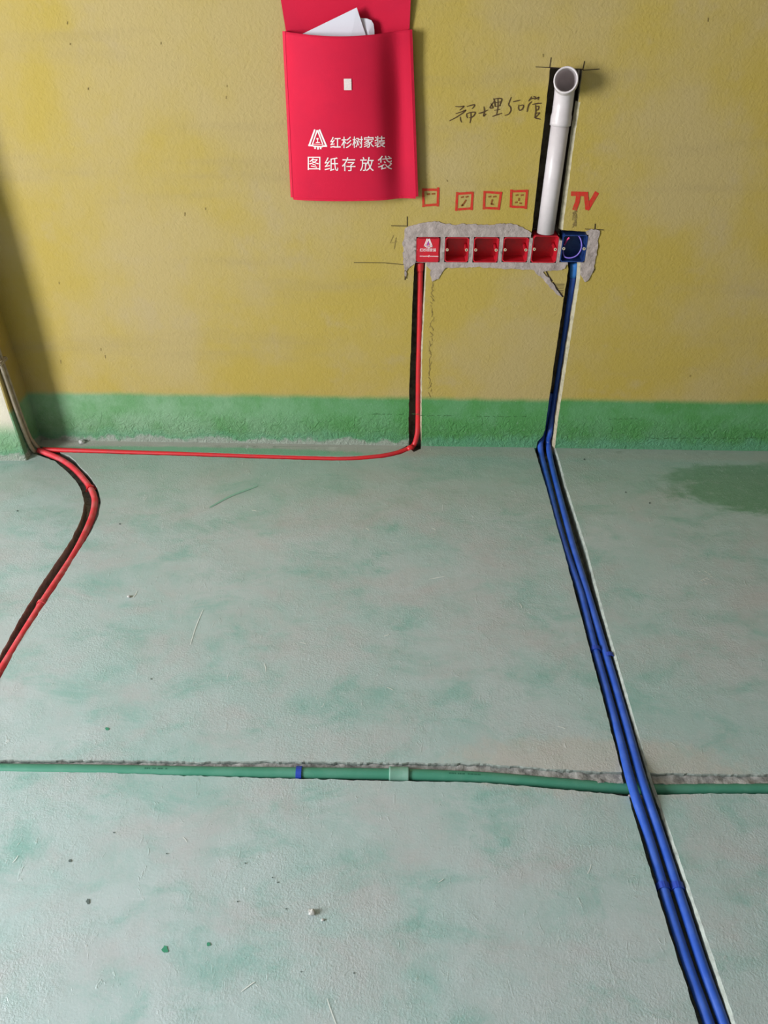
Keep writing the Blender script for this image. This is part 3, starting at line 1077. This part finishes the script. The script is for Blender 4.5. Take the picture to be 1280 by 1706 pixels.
# wire loop in the blue box
x0, x1, z0, z1 = BOX[5]
yb = D + 0.006
cx, cz = (x0 + x1) / 2, (z0 + z1) / 2
lp = [(-0.026, 0.020, 0.03), (-0.0275, 0.0, 0.012), (-0.027, -0.018, 0.004), (-0.020, -0.028, -0.001), (-0.004, -0.029, -0.004), (0.012, -0.021, -0.006), (0.021, -0.006, -0.006), (0.022, 0.012, -0.004), (0.016, 0.028, 0.004), (0.008, 0.033, 0.02), (0.002, 0.028, 0.036)]
tag(tube('wire', catmull([Vector((cx + a, D + 0.006 + c, cz + b)) for a, b, c in lp], 0.003), 0.0021, 'purple', None, 8), 'purple wire looped inside the blue box', 'wire')
tag(tube('wire', catmull([Vector((cx + a, D + 0.004 + c, cz + b)) for a, b, c in ((-0.024, -0.004, 0.03), (-0.023, 0.012, 0.012), (-0.021, 0.024, 0.002), (-0.017, 0.031, -0.004))], 0.003), 0.0026, 'pinkwire', None, 8), 'short pink wire end in the corner of the blue box', 'wire')

# ------------------------------------------------------------------ the drawing bag
ybag = D - 0.022
BL, BR = pw(488.5, 329, ybag), pw(693, 327, ybag)
TL, TR = pw(475, 52, ybag), pw(682.5, 49, ybag)


def bag_depth(u, v):
    """how far the front panel stands out from the wall"""
    s = max(0.0, math.sin(math.pi * min(1, max(0, u)) ** 0.80))
    bulge = 0.040 * s ** 0.9 * (0.45 + 0.55 * min(1, v * 1.6))
    fold = -0.025 * math.exp(-((u - 0.885) / 0.105) ** 2) * (0.45 + 0.55 * math.sin(math.pi * min(1, v * 0.85 + 0.1)))
    return 0.022 + 0.008 * u + bulge + fold + 0.0010 * math.sin(9 * v + 4 * u)


def bag_pt(u, v, off=0.0):
    x = (BL[0] * (1 - u) + BR[0] * u) * (1 - v) + (TL[0] * (1 - u) + TR[0] * u) * v
    z = (BL[1] * (1 - u) + BR[1] * u) * (1 - v) + (TL[1] * (1 - u) + TR[1] * u) * v
    z -= 0.009 * math.sin(math.pi * min(1, max(0, u))) * max(0, v) ** 5
    return Vector((x, D - bag_depth(u, v) - off, z))


def bag_uv_px(px, py):
    a = Vector(pw(px, py, D - 0.05))
    # planar inverse on the panel quad (nearly a parallelogram): two fixed-point steps
    u = v = 0.5
    for _ in range(12):
        p = bag_pt(u, v)
        # photo position of this panel point compared with the wanted one
        d = RM.transposed() @ (p - CAM)
        qx, qy = 640 + d.x / -d.z * F, 853 - d.y / -d.z * F
        u += (px - qx) / 207.0
        v += -(py - qy) / 280.0
    return u, v


bag = thing('document_bag', 'red fabric document bag hanging open on the wall with white print', 'bag', (BL[0] + 0.17, D, BL[1]))
NU, NV = 40, 44
vs, fs = [], []
for off in (0.0, -0.0012):
    for j in range(NV + 1):
        for i in range(NU + 1):
            vs.append(bag_pt(i / NU, j / NV, off))
n1 = (NU + 1) * (NV + 1)
for j in range(NV):
    for i in range(NU):
        a = j * (NU + 1) + i
        fs.append((a, a + 1, a + NU + 2, a + NU + 1))
        fs.append((n1 + a, n1 + a + NU + 1, n1 + a + NU + 2, n1 + a + 1))
for i in range(NU):
    a = NV * (NU + 1) + i
    fs.append((a, a + 1, n1 + a + 1, n1 + a))
front = pmesh('front_panel', vs, fs, 'bag', None, True)
# back panel with the raised flap, reaching above the picture
vs, fs = [], []
FL, FR = pw(466.5, 0, D - 0.012), pw(685, 0, D - 0.012)
rows = []
zt = FL[1]
for k in range(9):
    rows.append((BL[0] + (TL[0] - BL[0]) * k / 8, BR[0] + (TR[0] - BR[0]) * k / 8, BL[1] + (TL[1] - BL[1]) * k / 8, 0.005))
for k in range(1, 10):
    t = k / 9
    rows.append((TL[0] + (FL[0] - TL[0]) * min(1, t * 2.2) , TR[0] + (FR[0] - TR[0]) * min(1, t * 2.2), TL[1] + 0.20 * t, 0.005 + 0.010 * math.sin(math.pi * t * 0.8)))
NB = 16
for off in (0.0, 0.0014):
    for (xa, xb, z, d) in rows:
        for i in range(NB + 1):
            u = i / NB
            vs.append(Vector((xa + (xb - xa) * u, D - d - off - 0.002 * math.sin(math.pi * u * 2) * (1 if z > TL[1] else 0.2), z)))
n1 = len(rows) * (NB + 1)
for j in range(len(rows) - 1):
    for i in range(NB):
        a = j * (NB + 1) + i
        fs.append((a, a + NB + 1, a + NB + 2, a + 1))
        fs.append((n1 + a, n1 + a + 1, n1 + a + NB + 2, n1 + a + NB + 1))
back = pmesh('back_panel', vs, fs, 'bag', None, True)
back['label'] = 'raised flap and back of the bag'


def edge_strip(name, pts, wid_dir, wid):
    """flat seam tape: outer edge pts, inner edge offset, with thickness"""
    vs, fs = [], []
    for p, d in zip(pts, wid_dir):
        a, b = Vector(p), Vector(p) + Vector(d) * wid
        vs += [a + Vector((0, -0.0014, 0)), b + Vector((0, -0.0014, 0)), b + Vector((0, 0.0008, 0)), a + Vector((0, 0.0008, 0))]
    for k in range(len(pts) - 1):
        for q in range(4):
            q2 = (q + 1) % 4
            fs.append((k * 4 + q, k * 4 + q2, k * 4 + 4 + q2, k * 4 + 4 + q))
    fs += [(0, 1, 2, 3), tuple(len(vs) - 4 + k for k in range(4))[::-1]]
    return pmesh(name, vs, fs, 'bagseam')


N_ = 30
seam = []
L = [bag_pt(0, k / N_) for k in range(N_ + 1)]
seam.append(edge_strip('side_seam', L, [(-1, 0.35, 0)] * len(L), 0.007))
R_ = [bag_pt(1, k / N_) for k in range(N_ + 1)]
seam.append(edge_strip('side_seam', R_, [(1, 0.35, 0)] * len(R_), 0.007))
B_ = [bag_pt(k / N_, 0) for k in range(N_ + 1)]
seam.append(edge_strip('bottom_seam', B_, [(0, 0.3, -1)] * len(B_), 0.006))


def gusset(name, line, inward):
    vs, fs = [], []
    for k, p in enumerate(line):
        for t in (0, 0.35, 0.7, 1.0):
            y = p.y + (D - 0.005 - p.y) * t
            vs.append(Vector((p.x + inward[0] * 0.006 * math.sin(math.pi * t), y, p.z + inward[1] * 0.006 * math.sin(math.pi * t))))
    for k in range(len(line) - 1):
        for q in range(3):
            a = k * 4 + q
            fs.append((a, a + 1, a + 5, a + 4))
    return pmesh(name, vs, fs, 'bag', None, True)


seam.append(gusset('gusset', L, (1, 0)))
seam.append(gusset('gusset', R_, (-1, 0)))
seam.append(gusset('gusset', B_, (0, 1)))


def on_bag(q):                       # q in photo space of the printed artwork, laid on the curved panel
    u, v = bag_uv_px(q.x, q.y)
    return bag_pt(u, v, 0.0009)


vs, fs = [], []
PXL = 5
cor = [(573, 131), (585.5, 131), (586, 150), (573.5, 150)]
for j in range(4):
    for i in range(4):
        a = Vector(cor[0]).lerp(Vector(cor[1]), i / 3)
        b = Vector(cor[3]).lerp(Vector(cor[2]), i / 3)
        u, v = bag_uv_px(*a.lerp(b, j / 3))
        vs.append(bag_pt(u, v, 0.0018))
for j in range(3):
    for i in range(3):
        a = j * 4 + i
        fs.append((a, a + 4, a + 5, a + 1))
vel = pmesh('velcro_patch', vs, fs, 'velcro')
vel['label'] = 'small whitish hook patch'
lv, lf = [], []
for pl, wd in tree_logo():
    a, b = ribbon([[(514 + p[0] * 31, 247.5 - p[1] * 31) for p in pl]], wd * 31 * 1.05, on_bag)
    lf += [tuple(i + len(lv) for i in f) for f in b]
    lv += a
em = pmesh('printed_emblem', lv, lf, 'print')
em['label'] = 'white tree emblem'
kids = [front, back, vel, em] + seam
tv, tf = text_verts('红杉树家装', 1.0, 0.010)
tv = fit(tv, 550.5, -246.5, 642, -227.0)
kids.append(pmesh('printed_characters', [on_bag(Vector((q.x, -q.y + (-(q.x - 596) * 0.022)))) for q in tv], tf, 'print'))
for ch, xa, xb, ya, yb2 in (('图', 513, 534, 261, 283), ('纸', 541, 564, 262, 285), ('存', 570, 592.5, 262, 285), ('放', 600, 623, 261.5, 285), ('袋', 629.5, 653.5, 259.5, 282.5)):
    tv, tf = text_verts(ch, 1.0, 0.002)
    tv = fit(tv, xa, -yb2, xb, -ya)
    kids.append(pmesh('printed_character', [on_bag(Vector((q.x, -q.y))) for q in tv], tf, 'print'))
adopt(bag, *kids)


def sheet(name, pts, label, thick=0.0016, bend=0.004):
    """folded paper standing in the bag: outline subdivided, slightly bent, with thickness"""
    P = [Vector(p) for p in pts]
    c = sum(P, Vector()) / len(P)
    vs, fs = [], []
    n = len(P)
    for off in (0, thick):
        for p in P:
            vs.append(p + Vector((0, off, 0)))
        vs.append(c + Vector((0, off - bend, 0)))
    for k in range(n):
        k2 = (k + 1) % n
        fs.append((k, k2, n))
        fs.append((n + 1 + k2, n + 1 + k, 2 * n + 1))
        fs.append((k2, k, n + 1 + k, n + 1 + k2))
    o = pmesh(name, vs, fs, 'paper')
    return tag(o, label, 'paper')


ys = D - 0.030
a, b, c = W3(594.5, 12.5, ys), W3(503, 57, ys), W3(610, 60, ys)
d1 = (b - a).normalized()
d2 = (c - a).normalized()
sheet('folded_paper', [a, a + d1 * 0.158, a + d1 * 0.135 + d2 * 0.13, a + d1 * 0.02 + d2 * 0.17, a + d2 * 0.15], 'white folded paper with a pointed corner sticking out of the bag')
ys2 = D - 0.022
sheet('folded_paper', [W3(600, 30, ys2), W3(612, 31, ys2), W3(619, 34, ys2), W3(622.5, 40, ys2), W3(624, 52, ys2), W3(624, 90, ys2), W3(600, 90, ys2)],
      'rounded white paper end peeking out behind the pointed one')

# ------------------------------------------------------------------ marks on the wall
yo = D - 0.0009
LIFT = [0]


def on_wall(q):
    a = pw(q.x, q.y, yo)
    return Vector((a[0], yo, a[1]))


def mark(name, label, polys, wpx, mat, smooth=False, taper=False):
    if smooth:
        polys = [smooth2d(p) for p in polys]
    vs, fs = [], []
    for pl in polys:
        LIFT[0] = (LIFT[0] + 1) % 14
        lift = Vector((0, -0.00004 * LIFT[0], 0))
        a, b = ribbon([pl], wpx, lambda q: on_wall(q) + lift, taper)
        fs += [tuple(i + len(vs) for i in f) for f in b]
        vs += a
    o = pmesh(name, vs, fs, mat, wall)
    o['label'] = label
    return o


Z = lambda l: [[(740 + x / 4.74, 80 + y / 4.74) for x, y in s] for s in l]
hand = Z([
    # 预
    [(92, 462), (125, 464), (140, 462), (158, 460), (140, 478), (125, 490)], [(95, 518), (140, 503), (172, 490), (150, 512), (100, 545), (45, 574)],
    [(128, 545), (130, 565), (137, 585)], [(182, 462), (215, 452), (240, 448), (235, 465), (222, 478)],
    [(178, 520), (180, 540), (186, 552)], [(180, 518), (215, 508), (245, 508), (238, 530), (222, 545), (200, 550)], [(212, 512), (212, 550), (205, 590)],
    # 埋
    [(275, 515), (300, 510), (345, 490)], [(315, 465), (318, 500), (312, 538), (330, 522)],
    [(372, 440), (385, 470), (362, 470), (395, 420)], [(392, 400), (400, 430), (402, 462)], [(392, 405), (425, 398), (455, 402), (448, 430), (440, 452)], [(405, 432), (445, 425)],
    [(405, 462), (445, 455)], [(425, 402), (425, 470), (415, 525)], [(400, 492), (440, 484)], [(384, 540), (420, 527), (455, 516)],
    # 5 0
    [(530, 390), (518, 420), (510, 448), (525, 468), (527, 495), (510, 522), (482, 532)], [(548, 424), (575, 418), (600, 412)],
    [(590, 450), (588, 475), (598, 492), (618, 482), (628, 460), (622, 450), (600, 455)],
    # 管
    [(690, 385), (680, 405), (668, 418)], [(675, 405), (700, 398), (712, 395)], [(708, 382), (722, 388), (718, 402)], [(715, 405), (735, 396), (748, 388), (742, 408)],
    [(690, 425), (668, 450), (655, 502)], [(700, 445), (735, 438), (768, 436)], [(722, 450), (724, 500), (715, 550)], [(724, 465), (748, 460), (744, 485), (726, 492)],
    [(726, 515), (755, 512), (740, 530), (722, 552), (745, 558), (760, 562)],
])
mark('handwriting', 'handwritten black characters left of the white pipe', hand, 2.0, 'marker', True, True)
# set-out lines for the chase
for pl in ([(893, 111.5), (918, 112.5)], [(918.5, 96), (916, 113)], [(972, 117), (999, 115)], [(974, 102), (971.5, 116)]):
    mark('set_out_line', 'thin black set-out tick at the top of the pipe chase', [pl], 1.3, 'ink')
mark('set_out_line', 'thin black rim along the top of the pipe chase', [[(916, 112.5), (972, 115.5)]], 1.5, 'ink')
for pl, wd in (([(678.5, 361), (678.5, 377)], 1.2), ([(652, 376), (679, 376.6)], 1.1), ([(590, 437.5), (640, 437.8), (675, 441)], 1.0), ([(676, 440), (675, 466)], 1.6),
               ([(975, 381.5), (1006, 383)], 1.2), ([(992, 373), (991, 384)], 1.5), ([(986, 450), (991, 449.5)], 1.8), ([(986, 454), (990, 453)], 1.4)):
    mark('set_out_line', 'thin dark set-out line beside the box row', [pl], wd, 'ink')
mark('pencil_note', 'faint pencilled figure left of the mortar', [[(656, 392), (650, 405), (662, 403)], [(660, 396), (657, 415)]], 0.9, 'pencil')
rnd = random.Random(11)
scr = [[(721 + rnd.uniform(-3, 4) - (y - 460) * 0.03, y), (721 + rnd.uniform(-3, 4) - (y - 460) * 0.03, y + rnd.uniform(3, 9))] for y in range(468, 655, 5)]
mark('pencil_scribble', 'faint dashed scuff right of the red conduit', scr, 0.7, 'pencil')
scr = [[(959 + rnd.uniform(-4, 3) - (y - 345) * 0.06, y), (959 + rnd.uniform(-4, 3) - (y - 345) * 0.06, y + rnd.uniform(3, 8))] for y in range(346, 374, 1)]
mark('pencil_scribble', 'dark scuff under the red letters', scr, 0.9, 'pencil')
scr = []
for (xa, xb, y, g) in ((795, 870, 694, 9), (700, 760, 692.5, 11), (620, 690, 690, 15), (1015, 1060, 698, 5), (1080, 1270, 730, 12)):
    x = xa
    while x < xb:
        l = rnd.uniform(3, g)
        scr.append([(x, y + rnd.uniform(-.7, .7)), (x + l * 0.5, y + rnd.uniform(-.7, .7)), (x + l, y + rnd.uniform(-.7, .7))])
        x += l + rnd.uniform(1, g)
mark('hairline_crack', 'hairline cracks across the painted wall', scr, 0.75, 'crack')
scr = []
for (x, y) in ((112, 36), (117, 72), (268, 70), (147, 146), (378, 142), (377, 160), (168, 580), (175, 592), (98, 470), (101, 600), (342, 346), (308, 354), (1180, 30), (745, 300), (905, 90), (1150, 625), (560, 110)):
    scr.append([(x, y), (x + rnd.uniform(-.6, .6), y + rnd.uniform(2, 6))])
mark('wall_nick', 'small dark nicks scattered over the yellow wall', scr, 1.2, 'pencil')

# netting showing below the mortar
net = []
for k in range(9):
    y = 473 + k * 2.6
    net.append([(922 + k * 1.8, y), (940.5 - k * 0.35, y + 0.3)])
mark('netting_and_gap_shade', 'torn plaster netting below the mortar', net, 0.7, 'ink')
mark('netting_and_gap_shade', 'dark strips painting the shade in the gap at the torn netting', [[(910, 451), (914, 460), (920, 468)], [(922, 471), (930, 484), (938, 494)]], 2.2, 'ink')  # shade of the torn gap drawn as dark strips on the surface

# red stencilled symbols: each a square with dots
S = lambda l: [[(680 + x / 3.879, 300 + y / 3.879) for x, y in s] for s in l]
sq = [
    (S([[(100, 62), (185, 62)], [(98, 165), (185, 158)], [(98, 58), (100, 170)], [(195, 52), (192, 166)]]), S([[(125, 92), (140, 90)], [(155, 90), (172, 88)]]), 'red stencilled square nearest the red bag'),
    (S([[(325, 88), (415, 82)], [(328, 190), (415, 182)], [(318, 82), (312, 195)], [(418, 80), (410, 190)]]), S([[(345, 112), (358, 108)], [(375, 110), (388, 106)], [(375, 130), (352, 162)], [(345, 165), (355, 163)]]), 'red stencilled square second from the bag'),
    (S([[(508, 78), (600, 84)], [(495, 180), (585, 184)], [(495, 75), (490, 185)], [(602, 80), (585, 188)]]), S([[(522, 108), (535, 106)], [(552, 108), (568, 106)], [(545, 128), (538, 155)], [(540, 155), (550, 157)]]), 'red stencilled square third from the bag'),
    (S([[(682, 72), (770, 70)], [(675, 172), (765, 176)], [(668, 66), (664, 172)], [(770, 66), (760, 182)]]), S([[(698, 98), (710, 96)], [(732, 98), (745, 96)], [(718, 118), (716, 132)], [(695, 145), (705, 143)], [(722, 150), (732, 150)]]), 'red stencilled square nearest the white pipe'),
]
for a, b, l in sq:
    o = mark('stencil_mark', l, a, 4.0, 'spray')
    vs, fs = ribbon(b, 2.6, on_wall)
    pmesh('stencil_dots', vs, fs, 'sprayin', o)
mark('stencil_letter', 'red painted letter T above the blue box', S([[(1062, 88), (1142, 90)]]) + S([[(1102, 88), (1095, 140), (1078, 186)]]), 7.5, 'spray')
mark('stencil_letter', 'red painted letter V above the blue box', S([[(1150, 86), (1160, 184)]]) + S([[(1160, 184), (1218, 86)]]), 7.5, 'spray')

# ------------------------------------------------------------------ small marks and crumbs on the floor
def on_floor(q):
    a = pf(q.x, q.y, 0.0011)
    return Vector((a[0], a[1], 0.0011))


def fmark(name, label, polys, wpx, mat):
    vs, fs = ribbon([smooth2d(p) for p in polys], wpx, on_floor, True)
    o = pmesh(name, vs, fs, mat, floor)
    o['label'] = label
    return o


fmark('floor_scratch', 'pale scratch in the middle of the floor', [[(338, 1016), (326, 1045), (317, 1074)]], 1.2, 'scratch')
fmark('floor_scratch', 'pale scratch at the bottom of the picture', [[(545, 1664), (552, 1685), (562, 1712)]], 1.6, 'scratch')
fmark('floor_scratch', 'pale scrape left of the bottom scratch', [[(402, 1652), (418, 1640), (424, 1636)]], 1.6, 'scratch')
rnd = random.Random(21)
fmark('floor_scratch', 'cluster of small white chips on the right floor', [[(1165 + rnd.uniform(0, 22), 952 + rnd.uniform(0, 22)) for _ in range(2)] for k in range(1)] +
      [[(x, y), (x + 4, y + 1.5)] for x, y in ((1163, 951), (1174, 952), (1180, 956), (1184, 960), (1167, 967), (1172, 966), (1178, 964), (1175, 972))], 1.3, 'scratch')
fmark('floor_scratch', 'short pale scrapes spread over the screed', [[(x, y), (x + dx * .5 + 1, y + dy * .5), (x + dx, y + dy)] for x, y, dx, dy in
      ((228, 985, -6, 10), (640, 1060, 8, -3), (500, 1070, 10, 3), (715, 965, 26, -5), (645, 1145, 10, 5), (865, 1005, 5, 8), (930, 1210, 12, 4), (30, 1425, -9, 12), (305, 1395, 6, 8), (440, 1105, 3, 14), (730, 1470, 9, -6), (985, 1440, -6, 16), (720, 880, 6, 3), (420, 850, 7, 1), (610, 880, 5, 4))], 1.1, 'scratch')
fmark('floor_scratch', 'green scrape on the screed near the wall', [[(350, 845), (385, 826), (428, 810)]], 3.0, 'scrape')


def blob(name, label, px, py, rx, ry, mat, seed):
    rnd = random.Random(seed)
    c = Vector((px, py))
    vs = [on_floor(c)]
    n = 14
    for k in range(n):
        a = 2 * math.pi * k / n
        s = rnd.uniform(0.75, 1.2)
        vs.append(on_floor(c + Vector((math.cos(a) * rx * s, math.sin(a) * ry * s))))
    o = pmesh(name, vs, [(0, 1 + (k + 1) % n, 1 + k) for k in range(n)], mat, floor)
    o['label'] = label


blob('paint_spot', 'dark green paint blob on the lower left floor', 275, 1581.5, 5.5, 6, 'spot', 1)
blob('paint_spot', 'smaller green paint spot right of the blob', 347.5, 1573, 3, 3.5, 'spot', 2)
blob('paint_spot', 'greyish spot on the lower left floor', 146.5, 1502, 3.2, 4.5, 'darkspot', 3)
blob('paint_spot', 'dark speck near the left edge of the floor', 117, 1434, 2.6, 3, 'darkspot', 4)
blob('paint_spot', 'dark green speck above the green pipe', 178.5, 1214, 3.4, 2.4, 'spot', 5)
for k, (x, y) in enumerate(((190, 1387), (278, 1422), (409, 1438), (454, 1462), (463, 1470), (477, 1514), (396, 1502), (590, 1621), (502, 1619), (29, 851), (200, 873), (1043, 820), (1083, 838), (252, 1131), (974, 765))):
    blob('paint_spot', 'tiny dark fleck on the floor', x, y, 1.5, 1.3, 'darkspot', 20 + k)


def crumb(label, p, r, seed, mat='stone'):
    bm = bmesh.new()
    bmesh.ops.create_icosphere(bm, subdivisions=2, radius=r)
    for v in bm.verts:
        s = 1 + 0.45 * noise.noise(v.co / r * 1.3 + Vector((seed * 3.1, 0, 0)))
        v.co = Vector((v.co.x * s, v.co.y * s * 0.9, v.co.z * s * 0.55))
    z0 = min(v.co.z for v in bm.verts)
    for v in bm.verts:
        v.co.z -= z0
    me = bpy.data.meshes.new('cement_crumb')
    bm.to_mesh(me)
    bm.free()
    o = obj('cement_crumb', me, mat)
    o.location = p
    return tag(o, label, 'crumb', 'loose crumbs on the floor')


crumb('pale cement crumb lying on the lower middle floor', F3(520, 1521, 0.0004), 0.0068, 1)
crumb('whitish crumb at the wall foot near the left corner', F3(137, 738, 0.0004), 0.011, 2)
crumb('small pale crumb right of the larger one on the lower floor', F3(538, 1533, 0.0004), 0.0028, 3)
crumb('small whitish crumb on the left floor below the red bend', F3(215, 995, 0.0004), 0.005, 4)
